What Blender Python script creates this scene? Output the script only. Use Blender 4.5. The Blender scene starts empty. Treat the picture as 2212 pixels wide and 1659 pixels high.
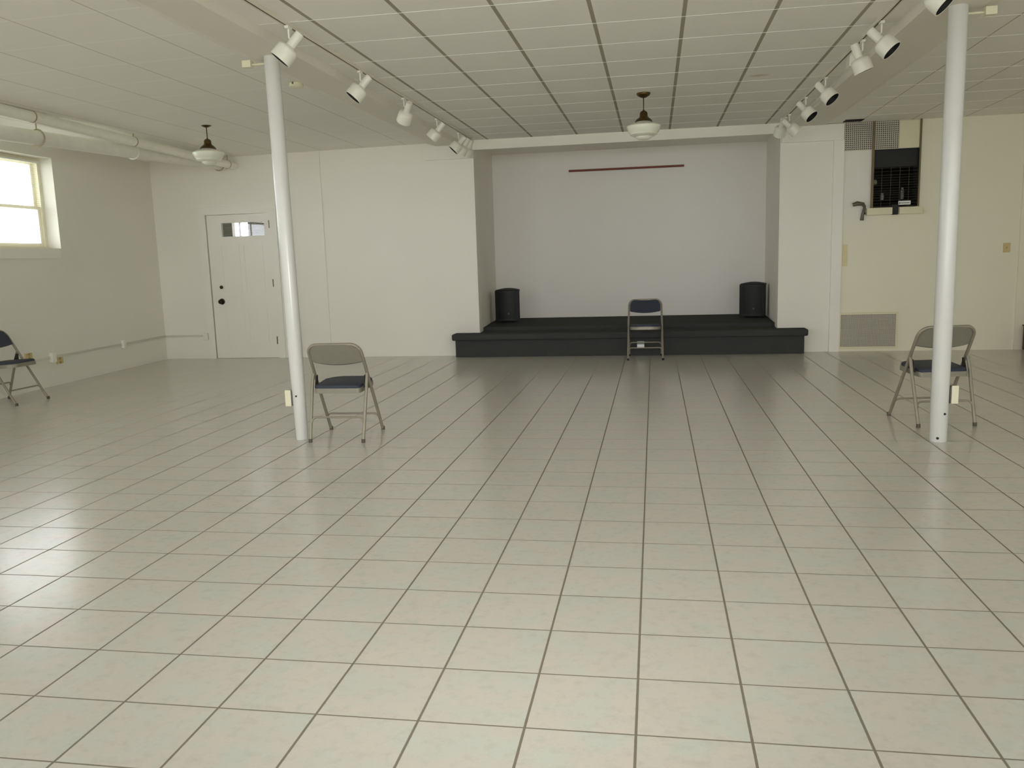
import bpy, bmesh, math, random
from mathutils import Vector, Matrix
random.seed(7)
T = 0.325                      # one floor tile in metres; layout numbers below are in floor tiles
PI = math.pi
sc = bpy.context.scene
col = sc.collection

# ------------------------------------------------------------------ helpers
class MB:
    def __init__(self): self.bm = bmesh.new()
    def box(self, x0, x1, y0, y1, z0, z1, M=None):
        vs = [self.bm.verts.new(v) for v in [(x0,y0,z0),(x1,y0,z0),(x1,y1,z0),(x0,y1,z0),(x0,y0,z1),(x1,y0,z1),(x1,y1,z1),(x0,y1,z1)]]
        for f in [(0,3,2,1),(4,5,6,7),(0,1,5,4),(1,2,6,5),(2,3,7,6),(3,0,4,7)]:
            self.bm.faces.new([vs[i] for i in f])
        if M is not None: bmesh.ops.transform(self.bm, matrix=M, verts=vs)
        return self
    def bevbox(self, x0, x1, y0, y1, z0, z1, b, seg=2, M=None):
        t = bmesh.new()
        r = bmesh.ops.create_cube(t, size=1)
        bmesh.ops.transform(t, matrix=Matrix.Translation(((x0+x1)/2,(y0+y1)/2,(z0+z1)/2)) @ Matrix.Diagonal((x1-x0,y1-y0,z1-z0,1)), verts=t.verts)
        bmesh.ops.bevel(t, geom=t.edges[:], offset=b, segments=seg, affect='EDGES', profile=0.5)
        if M is not None: bmesh.ops.transform(t, matrix=M, verts=t.verts)
        me = bpy.data.meshes.new('tmp'); t.to_mesh(me); t.free()
        self.bm.from_mesh(me); bpy.data.meshes.remove(me)
        return self
    def tube(self, path, r, seg=10, cap=True):
        pts = [Vector(p) for p in path]
        n = len(pts); rs = r if isinstance(r, (list, tuple)) else [r]*n
        rings = []; up = None
        for i, p in enumerate(pts):
            if i == 0: d = pts[1]-pts[0]
            elif i == n-1: d = pts[-1]-pts[-2]
            else: d = (pts[i+1]-pts[i]).normalized() + (pts[i]-pts[i-1]).normalized()
            d.normalize()
            if up is None:
                up = Vector((0,0,1)) if abs(d.z) < .9 else Vector((1,0,0))
            a = d.cross(up)
            if a.length < 1e-6: a = d.orthogonal()
            a.normalize(); b = a.cross(d).normalized(); up = b
            rings.append([self.bm.verts.new(p + (a*math.cos(2*PI*k/seg) + b*math.sin(2*PI*k/seg))*rs[i]) for k in range(seg)])
        for i in range(n-1):
            for k in range(seg):
                self.bm.faces.new([rings[i][k], rings[i][(k+1)%seg], rings[i+1][(k+1)%seg], rings[i+1][k]])
        if cap:
            self.bm.faces.new(rings[0][::-1]); self.bm.faces.new(rings[-1])
        return self
    def lathe(self, prof, seg=32, M=None, cap0=True, cap1=True):
        rings = []; new = []
        for r, z in prof:
            ring = [self.bm.verts.new((max(r,1e-4)*math.cos(2*PI*k/seg), max(r,1e-4)*math.sin(2*PI*k/seg), z)) for k in range(seg)]
            rings.append(ring); new += ring
        for i in range(len(rings)-1):
            for k in range(seg):
                self.bm.faces.new([rings[i][k], rings[i][(k+1)%seg], rings[i+1][(k+1)%seg], rings[i+1][k]])
        if cap0: self.bm.faces.new(rings[0][::-1])
        if cap1: self.bm.faces.new(rings[-1])
        if M is not None: bmesh.ops.transform(self.bm, matrix=M, verts=new)
        return self
    def prism(self, poly, a, b, axis='y', M=None):
        def P(u, v, w): return {'y': (u, w, v), 'z': (u, v, w), 'x': (w, u, v)}[axis]
        A = [self.bm.verts.new(P(u, v, a)) for u, v in poly]
        B = [self.bm.verts.new(P(u, v, b)) for u, v in poly]
        n = len(poly)
        self.bm.faces.new(A); self.bm.faces.new(B[::-1])
        for i in range(n): self.bm.faces.new([A[i], B[i], B[(i+1)%n], A[(i+1)%n]])
        if M is not None: bmesh.ops.transform(self.bm, matrix=M, verts=A+B)
        return self
    def grid(self, P):                     # closed slab: P[k][i][j], k=0 front layer, 1 back layer
        V = [[[self.bm.verts.new(p) for p in row] for row in lay] for lay in P]
        n, m = len(P[0]), len(P[0][0])
        for k in (0, 1):
            for i in range(n-1):
                for j in range(m-1):
                    q = [V[k][i][j], V[k][i+1][j], V[k][i+1][j+1], V[k][i][j+1]]
                    self.bm.faces.new(q if k == 0 else q[::-1])
        loop = [(i,0) for i in range(n)] + [(n-1,j) for j in range(1,m)] + [(i,m-1) for i in range(n-2,-1,-1)] + [(0,j) for j in range(m-2,0,-1)]
        for a in range(len(loop)):
            (i,j),(i2,j2) = loop[a], loop[(a+1)%len(loop)]
            try: self.bm.faces.new([V[0][i][j], V[0][i2][j2], V[1][i2][j2], V[1][i][j]])
            except ValueError: pass
        return self
    def build(self, name, mat, parent=None, smooth=None):
        bmesh.ops.recalc_face_normals(self.bm, faces=self.bm.faces[:])
        me = bpy.data.meshes.new(name); self.bm.to_mesh(me); self.bm.free()
        me.materials.append(mat)
        o = bpy.data.objects.new(name, me); col.objects.link(o)
        if parent is not None: o.parent = parent
        if smooth:
            for p in me.polygons: p.use_smooth = True
            try: me.set_sharp_from_angle(angle=math.radians(smooth))
            except Exception: pass
        return o

def empty(name, loc=(0,0,0), rz=0.0):
    o = bpy.data.objects.new(name, None); col.objects.link(o)
    o.location = loc; o.rotation_euler = (0,0,rz); o.empty_display_size = .1
    return o
def tag(o, label, cat, group=None, kind=None):
    o['label'] = label; o['category'] = cat
    if group: o['group'] = group
    if kind: o['kind'] = kind
    return o
def thing(name, label, cat, loc=(0,0,0), rz=0.0, group=None):
    return tag(empty(name, loc, rz), label, cat, group)
def struct(o, label=None, cat=None):
    o['kind'] = 'structure'
    if label: o['label'] = label
    if cat: o['category'] = cat
    return o
def t3(x, y, z): return Vector((x*T, y*T, z*T))
def dup(src, loc, rz, label=None):
    kids = {}
    for o in bpy.data.objects:
        if o.parent: kids.setdefault(o.parent.name, []).append(o)
    def rec(o, par):
        c = o.copy(); col.objects.link(c)
        if par is not None: c.parent = par
        for k in kids.get(o.name, []): rec(k, c)
        return c
    r = rec(src, None); r.location = loc; r.rotation_euler = (0,0,rz)
    if label: r['label'] = label
    return r
def arc(c, r, a0, a1, n, f):
    return [f(c[0]+r*math.cos(a0+(a1-a0)*i/n), c[1]+r*math.sin(a0+(a1-a0)*i/n)) for i in range(n+1)]

# ------------------------------------------------------------------ materials
def srgb(r, g, b):
    f = lambda c: (c/255/12.92) if c/255 <= .04045 else ((c/255+.055)/1.055)**2.4
    return (f(r), f(g), f(b), 1)
class NT:
    def __init__(self, name):
        self.m = bpy.data.materials.new(name); self.m.use_nodes = True
        self.n = self.m.node_tree.nodes; self.l = self.m.node_tree.links
        self.p = self.n['Principled BSDF']
    def new(self, t, **kw):
        x = self.n.new(t)
        for k, v in kw.items(): setattr(x, k, v)
        return x
    def link(self, a, b): self.l.new(a, b)
    def math(self, op, a, b=None, c=None):
        x = self.new('ShaderNodeMath', operation=op)
        for i, v in enumerate((a, b, c)):
            if v is None: continue
            if isinstance(v, (int, float)): x.inputs[i].default_value = v
            else: self.link(v, x.inputs[i])
        return x.outputs[0]
    def mix(self, fac, a, b):
        x = self.new('ShaderNodeMix', data_type='RGBA')
        for i, v in ((0, fac), (6, a), (7, b)):
            if hasattr(v, 'links') or hasattr(v, 'is_linked'): self.link(v, x.inputs[i])
            else: x.inputs[i].default_value = v
        return x.outputs[2]
    def noise(self, scale, detail=3, vec=None, rough=.5):
        x = self.new('ShaderNodeTexNoise'); x.inputs['Scale'].default_value = scale
        x.inputs['Detail'].default_value = detail; x.inputs['Roughness'].default_value = rough
        if vec is not None: self.link(vec, x.inputs['Vector'])
        return x.outputs['Fac']
    def bump(self, h, strength, dist=.002):
        b = self.new('ShaderNodeBump'); b.inputs['Strength'].default_value = strength; b.inputs['Distance'].default_value = dist
        self.link(h, b.inputs['Height']); self.link(b.outputs[0], self.p.inputs['Normal'])
    def pos(self): return self.new('ShaderNodeNewGeometry').outputs['Position']

def plain(name, c, rough=.5, metal=0.0, noise=0.0, nscale=60, bump=0.0, spec=.5):
    n = NT(name); p = n.p
    p.inputs['Base Color'].default_value = c; p.inputs['Roughness'].default_value = rough
    p.inputs['Metallic'].default_value = metal; p.inputs['Specular IOR Level'].default_value = spec
    if noise or bump:
        tc = n.new('ShaderNodeTexCoord').outputs['Object']
        f = n.noise(nscale, 4, tc)
        if noise:
            lo = tuple(max(0, v*(1-noise)) for v in c[:3])+(1,); hi = tuple(min(1, v*(1+noise)) for v in c[:3])+(1,)
            n.link(n.mix(f, lo, hi), p.inputs['Base Color'])
        if bump: n.bump(f, bump, .003)
    return n.m

def paint(name, c, rough=.6):
    n = NT(name); v = n.pos()
    a = n.noise(1.3, 3, v); b = n.noise(90, 3, v)
    lo = tuple(x*.965 for x in c[:3])+(1,); hi = tuple(min(1, x*1.02) for x in c[:3])+(1,)
    n.link(n.mix(a, lo, hi), n.p.inputs['Base Color'])
    n.p.inputs['Roughness'].default_value = rough; n.p.inputs['Specular IOR Level'].default_value = .3
    n.bump(b, .25, .002)
    return n.m

def floor_mat():
    n = NT('floor_tile'); v = n.pos()
    s = n.new('ShaderNodeSeparateXYZ'); n.link(v, s.inputs[0])
    x = n.math('DIVIDE', s.outputs[0], T); y = n.math('DIVIDE', s.outputs[1], T)
    dx = n.math('PINGPONG', x, .5); dy = n.math('PINGPONG', y, .5)
    d = n.math('MINIMUM', n.math('SUBTRACT', dx, .001), n.math('ADD', dy, .0025))
    wob = n.math('MULTIPLY', n.math('SUBTRACT', n.noise(40, 2, v), .5), .004)
    d = n.math('ADD', d, wob)
    mr = n.new('ShaderNodeMapRange', interpolation_type='SMOOTHSTEP')
    n.link(d, mr.inputs[0]); mr.inputs[1].default_value = .0095; mr.inputs[2].default_value = .0145
    mr.inputs[3].default_value = 1; mr.inputs[4].default_value = 0
    grout = mr.outputs[0]
    cell = n.new('ShaderNodeCombineXYZ'); n.link(n.math('FLOOR', x), cell.inputs[0]); n.link(n.math('FLOOR', y), cell.inputs[1])
    wn = n.new('ShaderNodeTexWhiteNoise'); n.link(cell.outputs[0], wn.inputs['Vector'])
    off = n.new('ShaderNodeVectorMath', operation='MULTIPLY_ADD'); n.link(wn.outputs['Color'], off.inputs[0]); off.inputs[1].default_value = (7,7,7); n.link(v, off.inputs[2])
    f1 = n.noise(7, 5, off.outputs[0], .6); f2 = n.noise(24, 4, off.outputs[0], .6); f3 = n.noise(160, 2, off.outputs[0])
    def ramp(f, a, b):
        m = n.new('ShaderNodeMapRange'); n.link(f, m.inputs[0]); m.inputs[1].default_value = a; m.inputs[2].default_value = b; return m.outputs[0]
    c = n.mix(ramp(f1, .35, .65), FLOOR_PINK, FLOOR_GREEN)
    c = n.mix(n.math('MULTIPLY', ramp(f2, .50, .72), .42), c, FLOOR_DARK)
    c = n.mix(n.math('MULTIPLY', ramp(f3, .45, .75), .16), c, FLOOR_DARK)
    c = n.mix(n.math('MULTIPLY', wn.outputs['Value'], .10), c, FLOOR_DARK)
    c = n.mix(grout, c, FLOOR_GROUT)
    n.link(c, n.p.inputs['Base Color'])
    r = n.math('ADD', n.math('MULTIPLY', grout, .5), n.math('ADD', n.math('MULTIPLY', f2, .07), .17))
    n.link(r, n.p.inputs['Roughness'])
    n.p.inputs['Specular IOR Level'].default_value = .5
    n.bump(n.math('ADD', n.math('MULTIPLY', grout, -1), n.math('MULTIPLY', f1, .25)), .12, .002)
    return n.m

def ceil_mat(name, x0, px, y0, py, wl, lc, stains=()):
    n = NT(name); v = n.pos()
    s = n.new('ShaderNodeSeparateXYZ'); n.link(v, s.inputs[0])
    x = n.math('DIVIDE', n.math('SUBTRACT', s.outputs[0], x0*T), px*T)
    y = n.math('DIVIDE', n.math('SUBTRACT', s.outputs[1], y0*T), py*T)
    dx = n.math('MULTIPLY', n.math('PINGPONG', x, .5), px); dy = n.math('MULTIPLY', n.math('PINGPONG', y, .5), py)
    def near(d, a, b):
        m = n.new('ShaderNodeMapRange', interpolation_type='SMOOTHSTEP'); n.link(d, m.inputs[0])
        m.inputs[1].default_value = a; m.inputs[2].default_value = b; m.inputs[3].default_value = 1; m.inputs[4].default_value = 0
        return m.outputs[0]
    f = n.noise(140, 3, v, .6); g = n.noise(1.1, 2, v)
    c = n.mix(g, tuple(k*.96 for k in CEIL[:3])+(1,), CEIL)
    c = n.mix(n.math('MULTIPLY', near(f, .36, .46), .10), c, tuple(k*.6 for k in CEIL[:3])+(1,))
    for sx, sy, sr, rx in stains:
        q = n.new('ShaderNodeVectorMath', operation='SUBTRACT'); n.link(v, q.inputs[0]); q.inputs[1].default_value = t3(sx, sy, 0)
        w = n.new('ShaderNodeVectorMath', operation='MULTIPLY'); n.link(q.outputs[0], w.inputs[0]); w.inputs[1].default_value = (1/rx, 1, 0)
        ln = n.new('ShaderNodeVectorMath', operation='LENGTH'); n.link(w.outputs[0], ln.inputs[0])
        dd = n.math('ADD', ln.outputs['Value'], n.math('MULTIPLY', n.noise(30, 3, v), sr*T*.8))
        c = n.mix(n.math('MULTIPLY', near(dd, sr*T*.4, sr*T*1.2), .45), c, srgb(168,138,92))
    cross = near(dy, .014, .024)
    c = n.mix(n.math('MULTIPLY', cross, .8), c, CEIL_BEAD)
    c = n.mix(near(dx, wl*.5, wl*.5+.012), c, lc)
    n.link(c, n.p.inputs['Base Color']); n.p.inputs['Roughness'].default_value = .85; n.p.inputs['Specular IOR Level'].default_value = .2
    n.bump(n.math('ADD', f, n.math('MULTIPLY', cross, .6)), .35, .003)
    return n.m

def carpet_mat():
    n = NT('charcoal_carpet'); v = n.pos()
    f = n.noise(220, 3, v, .7); g = n.noise(9, 4, v)
    c = n.mix(f, srgb(54,55,56), srgb(88,90,86)); c = n.mix(n.math('MULTIPLY', g, .35), c, srgb(60,62,63))
    n.link(c, n.p.inputs['Base Color']); n.p.inputs['Roughness'].default_value = .95; n.p.inputs['Specular IOR Level'].default_value = .1
    n.bump(f, .8, .006)
    return n.m

def pane_mat(name='window_glass', refl=.12):
    n = NT(name)
    g = n.new('ShaderNodeBsdfGlossy'); g.inputs['Roughness'].default_value = .02
    t = n.new('ShaderNodeBsdfTransparent'); m = n.new('ShaderNodeMixShader'); m.inputs[0].default_value = refl
    n.link(t.outputs[0], m.inputs[1]); n.link(g.outputs[0], m.inputs[2])
    n.link(m.outputs[0], n.n['Material Output'].inputs['Surface'])
    return n.m

FLOOR_PINK = (.655,.59,.535,1); FLOOR_GREEN = (.59,.61,.555,1); FLOOR_DARK = (.48,.47,.41,1); FLOOR_GROUT = (.215,.185,.145,1)
CEIL = (.92,.90,.845,1); CEIL_BEAD = (.98,.985,.95,1)
H = 9.085; B = 8.915; YW = 28.55; YB = 34.6
WALL = (.87,.845,.77,1)
M_floor = floor_mat()
M_ceil = ceil_mat('ceiling_tile_middle', -1.05, 1.8645, 10.04, 1.8727, .075, srgb(166,161,144), [(3.144,18.69,.32,1.6)])
M_ceilL = ceil_mat('ceiling_tile_left', -10.19, 1.89, 10.17, 1.8727, .010, srgb(190,184,164), [])
M_ceilR = ceil_mat('ceiling_tile_right', 8.05, 1.93, 10.04, 1.8727, .022, srgb(186,176,146), [])
M_wall = paint('wall_paint', WALL)
M_wallL = paint('left_wall_paint', (.83,.81,.735,1))
M_cream = paint('cream_wall_paint', (.85,.81,.655,1))
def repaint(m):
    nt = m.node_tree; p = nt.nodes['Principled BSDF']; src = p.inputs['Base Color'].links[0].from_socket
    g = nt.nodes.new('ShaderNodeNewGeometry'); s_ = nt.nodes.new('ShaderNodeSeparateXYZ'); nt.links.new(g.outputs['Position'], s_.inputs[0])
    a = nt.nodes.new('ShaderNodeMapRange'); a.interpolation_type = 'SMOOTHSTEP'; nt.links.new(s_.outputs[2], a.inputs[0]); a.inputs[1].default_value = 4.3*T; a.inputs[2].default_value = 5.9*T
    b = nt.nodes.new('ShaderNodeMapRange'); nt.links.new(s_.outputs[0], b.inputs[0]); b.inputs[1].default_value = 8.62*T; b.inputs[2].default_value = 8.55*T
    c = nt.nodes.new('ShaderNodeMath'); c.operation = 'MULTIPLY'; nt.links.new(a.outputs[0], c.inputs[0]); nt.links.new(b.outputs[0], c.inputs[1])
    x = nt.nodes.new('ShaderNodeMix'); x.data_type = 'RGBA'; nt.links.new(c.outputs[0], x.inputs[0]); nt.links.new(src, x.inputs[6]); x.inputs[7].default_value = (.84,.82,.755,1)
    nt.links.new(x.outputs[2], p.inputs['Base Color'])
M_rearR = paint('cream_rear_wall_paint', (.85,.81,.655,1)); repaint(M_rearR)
M_niche = paint('niche_back_paint', (.90,.875,.83,1))
M_nside = paint('niche_side_paint', (.88,.85,.77,1))
M_trim = paint('white_trim_paint', (.88,.86,.79,1), .4)
M_header = paint('header_paint', (.88,.85,.77,1), .5)
M_beam = paint('beam_paint', (.80,.77,.69,1))
M_beamside = paint('beam_cove_paint', (.60,.55,.44,1))
M_door = paint('door_paint', (.88,.86,.79,1), .4)
M_col = plain('column_gloss_paint', (.67,.665,.635,1), .22, noise=.03, nscale=8)
M_carpet = carpet_mat()
M_steel = plain('grey_chair_steel', srgb(150,143,128), .42, .35, noise=.08, nscale=30)
M_steel2 = plain('grey_chair_panel', srgb(142,138,124), .45, .25, noise=.08, nscale=25)
M_navy = plain('navy_vinyl', srgb(48,53,67), .65, noise=.15, nscale=90, bump=.15)
M_hinge = plain('dark_hinge_steel', srgb(58,56,50), .5, .4, noise=.1)
M_rubber = plain('black_rubber', srgb(22,22,22), .7, noise=.1)
M_cap = plain('worn_brown_rubber', srgb(92,82,70), .7, noise=.1)
M_black = plain('black_speaker_plastic', srgb(17,17,18), .55, noise=.2, nscale=200, bump=.2)
M_grille = plain('black_speaker_grille', srgb(15,15,16), .5, .2, noise=.3, nscale=400, bump=.4)
M_badge = plain('grey_badge', srgb(74,74,73), .4, .5)
M_white = plain('white_fixture_enamel', (.84,.83,.74,1), .32, noise=.02)
M_rail = plain('white_track', (.74,.72,.62,1), .4, noise=.03)
M_slot = plain('brown_track_slot', srgb(84,66,44), .6, noise=.2)
M_dark = plain('black_baffle', srgb(20,20,20), .6, noise=.1)
M_lamp = plain('grey_lamp_face', srgb(90,90,88), .25, .3)
M_brass = plain('antique_brass', srgb(92,74,42), .35, .8, noise=.15)
M_opal = plain('opal_glass', (.82,.83,.72,1), .12, noise=.02)
M_opal.node_tree.nodes['Principled BSDF'].inputs['Subsurface Weight'].default_value = .3
M_ivory = plain('ivory_plastic', srgb(228,224,196), .4, noise=.02)
M_tan = plain('tan_plastic', srgb(204,184,130), .45, noise=.04)
M_greybox = plain('grey_outlet_box', srgb(96,94,90), .5, .3, noise=.05)
M_pipe = plain('painted_pipe', (.93,.915,.82,1), .45, noise=.08, nscale=12, bump=.1)
M_pipe2 = plain('painted_large_pipe', (.86,.845,.77,1), .5, noise=.08, nscale=10, bump=.1)
M_strap = plain('pipe_strap', srgb(176,164,132), .5, .3, noise=.15)
M_race = plain('painted_raceway', (.70,.68,.60,1), .45, noise=.06)
M_mesh = plain('perforated_sheet', srgb(196,191,176), .5, .1, noise=.06)
M_meshback = plain('grille_backing', srgb(70,66,58), .8, noise=.2)
M_railbrown = plain('brown_steel_rail', srgb(112,98,72), .5, .4, noise=.15)
M_panel = plain('beige_panel', srgb(226,220,190), .6, noise=.03)
M_room = plain('dark_room_shade', srgb(40,38,34), .8, noise=.2, nscale=6)  # near-black colour puts the gloom of the unlit room into its surfaces
M_wire = plain('guard_wire', srgb(96,92,78), .4, .6)
M_label = plain('white_label', srgb(235,235,235), .5, noise=.02)
M_labelink = plain('grey_label_print', srgb(120,130,118), .5)
M_bronze = plain('grey_cast_metal', srgb(104,98,84), .4, .6, noise=.15)
M_rod = plain('red_brown_wood', srgb(126,62,44), .45, noise=.25, nscale=14)
M_cab = plain('dark_red_wood', srgb(70,34,30), .4, noise=.25, nscale=10)
M_knob = plain('dark_bronze_knob', srgb(58,50,34), .3, .7)
M_hingeD = plain('grey_door_hinge', srgb(120,114,100), .4, .5)
M_blind = plain('white_blind_slat', (.86,.86,.80,1), .5, noise=.01)
M_sash = plain('cream_sash_paint', (.84,.80,.64,1), .4, noise=.03)
M_pane = pane_mat()
M_pane2 = pane_mat('door_glass', .05)
M_patch = plain('tan_bare_plaster', srgb(224,212,172), .8, noise=.1, nscale=30)
M_vent = plain('dark_register', srgb(40,36,30), .6, .2, noise=.1)
M_sock = plain('socket_slot', srgb(168,146,96), .5)
M_grass = plain('pale_outdoor_paving', srgb(180,184,172), .9, noise=.15, nscale=2)

# ------------------------------------------------------------------ room shell
XR, YF = 20.0, -14.0           # right wall and the wall behind the camera
LO = Vector((-22.22*T, YW*T, 0)); thL = math.atan2(.52, 10.75)
ML = Matrix.Translation(LO) @ Matrix.Rotation(thL, 4, 'Z')     # left-wall frame: -y runs along the wall towards the camera, +x into the room
def bxt(m, x0, x1, y0, y1, z0, z1, M=None): return m.box(x0*T, x1*T, y0*T, y1*T, z0*T, z1*T, M)

struct(bxt(MB(), -25.5, XR+.6, YF-.6, YW+7.5, -.5, 0).build('floor', M_floor), 'glossy mottled cream ceramic floor tiles with dark grout', 'floor')

def slab(name, quads, th, mat):
    m = MB()
    for q in quads:
        lo = [m.bm.verts.new(t3(*p)) for p in q]; hi = [m.bm.verts.new(t3(p[0], p[1], p[2]+th)) for p in q]
        m.bm.faces.new(lo[::-1]); m.bm.faces.new(hi)
        for i in range(4): m.bm.faces.new([lo[i], lo[(i+1)%4], hi[(i+1)%4], hi[i]])
    return struct(m.build(name, mat))
slab('ceiling', [((-7.8,YF-.6,H),(5.52,YF-.6,H),(5.52,YW+.2,H),(-7.8,YW+.2,H))], .5, M_ceil)
slab('ceiling_left', [((-25,YF-.6,H-.05),(-7.8,YF-.6,H),(-7.8,YW+.5,H),(-25,YW+.5,H-.2))], .5, M_ceilL)
slab('ceiling_right', [((5.52,YF-.6,H),(XR+.6,YF-.6,H),(XR+.6,12,H),(5.52,12,H)), ((5.52,12,H),(XR+.6,12,H),(XR+.6,YW+.5,H-.13),(5.52,YW+.5,H-.13))], .5, M_ceilR)
M_bead = plain('white_ceiling_bead', CEIL_BEAD, .6)
def beads(par, x0, x1, y0, zf):
    m = MB(); y = y0
    while y > YF: y -= 1.8727
    while y < YW:
        za, zb = zf(x0, y), zf(x1, y); h = .004
        v = [m.bm.verts.new(t3(*q)) for q in ((x0,y-.011,za+.01),(x1,y-.011,zb+.01),(x1,y-.011,zb-h),(x0,y-.011,za-h),(x0,y+.011,za+.01),(x1,y+.011,zb+.01),(x1,y+.011,zb-h),(x0,y+.011,za-h))]
        for f in ((0,1,2,3),(7,6,5,4),(3,2,6,7),(0,3,7,4),(1,5,6,2),(0,4,5,1)): m.bm.faces.new([v[i] for i in f])
        y += 1.8727
    m.build('ceiling_bead', M_bead, par)
cz = {o.name: o for o in bpy.data.objects}
beads(cz['ceiling'], -7.78, 5.5, 10.04, lambda x, y: H)
beads(cz['ceiling_left'], -22.6, -9.5, 10.17, lambda x, y: (lambda u, w: (H-.05*u) + ((H-.2*u)-(H-.05*u))*w)((-7.8-x)/17.2, (y-YF+.6)/(YW+.5-YF+.6)))
beads(cz['ceiling_right'], 7.33, XR, 10.04, lambda x, y: H if y < 12 else H-.13*(y-12)/(YW+.5-12))
struct(MB().prism([((-9.45)*T,(H+.03)*T),(-8.85*T,B*T),(-7.9*T,B*T),(-7.8*T,(H+.03)*T)], (YF-.3)*T, (YW+.05)*T).build('trim_1', M_beam), 'shallow boxed ceiling beam along the left column', 'beam')
struct(MB().prism([((5.5)*T,(H+.03)*T),(5.6*T,B*T),(6.75*T,B*T),(7.3*T,(H+.03)*T)], (YF-.3)*T, (YW+.05)*T).build('trim_2', M_beam), 'shallow boxed ceiling beam along the right column', 'beam')

# rear wall with door opening and hatch opening
m = MB()
bxt(m, -24, -19.72, YW, YW+.6, 0, 9.5); bxt(m, -16.64, -7.31, YW, YW+.6, 0, 9.5); bxt(m, -19.72, -16.64, YW, YW+.6, 6.48, 9.5)
bxt(m, 5.13, 7.2, YW, YW+.6, 0, 9.5); bxt(m, -7.31, 5.13, YW, YW+.6, 9.0, 9.5)
struct(m.build('wall_rear', M_wall), 'white painted rear wall either side of the stage niche', 'wall')
m = MB()
bxt(m, 7.2, 8.63, YW, YW+.6, 0, 9.5); bxt(m, 10.3, XR+.6, YW, YW+.6, 0, 9.5); bxt(m, 8.63, 10.3, YW, YW+.6, 0, 5.69); bxt(m, 8.63, 10.3, YW, YW+.6, 7.9, 9.5)
struct(m.build('wall_rear_right', M_rearR), 'cream painted rear wall right of the stage', 'wall')
# niche
struct(bxt(MB(), -7.9, 5.9, YB, YB+.5, 0, 9.9).build('wall_niche_back', M_niche), 'pale grey back wall of the stage niche', 'wall')
m = MB(); m.prism([(-7.31*T,(YW+.6)*T),(-7.66*T,YB*T),(-8.3*T,YB*T),(-8.3*T,(YW+.6)*T)], 0, 9.6*T, 'z')
struct(m.build('wall_niche_left', M_nside), 'left side wall of the stage niche', 'wall')
m = MB(); m.prism([(5.13*T,(YW+.6)*T),(5.36*T,YB*T),(6.0*T,YB*T),(6.0*T,(YW+.6)*T)], 0, 9.6*T, 'z')
struct(m.build('wall_niche_right', M_nside), 'right side wall of the stage niche', 'wall')
struct(bxt(MB(), -8.3, 6.0, YW+.25, YB+.3, 9.16, 9.6).build('ceiling_niche', M_nside), 'ceiling of the stage niche', 'ceiling')
struct(bxt(MB(), -7.32, 5.16, YW-.10, YW+.25, 8.69, H+.02).build('trim_3', M_header), 'white header board across the top of the stage niche', 'header')
struct(bxt(MB(), -9.40, -7.33, YW-.13, YW+.1, 8.36, B+.01).build('trim_4', M_trim), 'white cap board under the left beam end', 'cap board')
struct(bxt(MB(), 5.17, 7.50, YW-.16, YW+.1, 8.32, B+.01).build('trim_5', M_trim), 'white cap board under the right beam end', 'cap board')
struct(bxt(MB(), 7.14, 7.53, YW-.10, YW+.1, 0, 8.32).build('trim_6', M_trim), 'white vertical pilaster board right of the stage', 'pilaster')
struct(bxt(MB(), -14.20, -14.13, YW-.05, YW+.05, 0, H).build('trim_7', M_nside), 'narrow vertical batten on the rear wall right of the door', 'batten')
m = MB(); bxt(m, 14.05, 14.40, YW-.07, YW+.05, 0, 6.7); bxt(m, 14.05, 17.6, YW-.07, YW+.05, 6.7, 7.05); bxt(m, 17.25, 17.6, YW-.07, YW+.05, 0, 6.7)
struct(m.build('trim_8', M_cream), 'cream door casing at the right edge', 'casing')

# left wall (slightly skewed) with windows
WIN = [(6.8, 12.0), (14.4, 18.0), (20.5, 24.1), (26.0, 29.6), (32.5, 36.1)]
ZW0, ZW1 = 5.05, 8.36
m = MB(); s0 = -.6
LT = .9
for a, b in WIN + [(44.5, None)]:
    bxt(m, -LT, 0, -a, -s0, -.05, 9.6, ML)
    if b is not None:
        bxt(m, -LT, 0, -b, -a, -.05, ZW0, ML); bxt(m, -LT, 0, -b, -a, ZW1, 9.6, ML); s0 = b
struct(m.build('wall_left', M_wallL), 'white painted left wall with deep set windows', 'wall')
FWIN_ADDED = [(-20, -13.5), (-11.5, -5), (-3, 3.5), (5.5, 12), (13.5, 19.5)]  # unseen openings added and made large to light the rear wall and niche
m = MB(); x0 = -25.5
for a, b in FWIN_ADDED + [(XR+.6, None)]:
    bxt(m, x0, a, YF-.6, YF, 0, 9.6)
    if b is not None:
        bxt(m, a, b, YF-.6, YF, 0, 2.6); bxt(m, a, b, YF-.6, YF, 8.6, 9.6); x0 = b
struct(m.build('wall_front', M_wall), 'white painted wall behind the viewer', 'wall')
RWIN_ADDED = [(-10, -6), (-3, 1)]  # unseen openings added to balance the light from the left
m = MB(); y0 = YF-.6
for a, b in RWIN_ADDED + [(YW+.6, None)]:
    bxt(m, XR, XR+.6, y0, a, 0, 9.6)
    if b is not None:
        bxt(m, XR, XR+.6, a, b, 0, 4.6); bxt(m, XR, XR+.6, a, b, 8.5, 9.6); y0 = b
struct(m.build('wall_right', M_cream), 'cream painted right wall', 'wall')

def portal(Mx, sx, sy):
    l = bpy.data.lights.new('window_daylight_portal', 'AREA'); l.shape = 'RECTANGLE'; l.size = sx; l.size_y = sy
    l.cycles.is_portal = True
    o = bpy.data.objects.new('window_daylight_portal', l); col.objects.link(o); o.matrix_world = Mx
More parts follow.
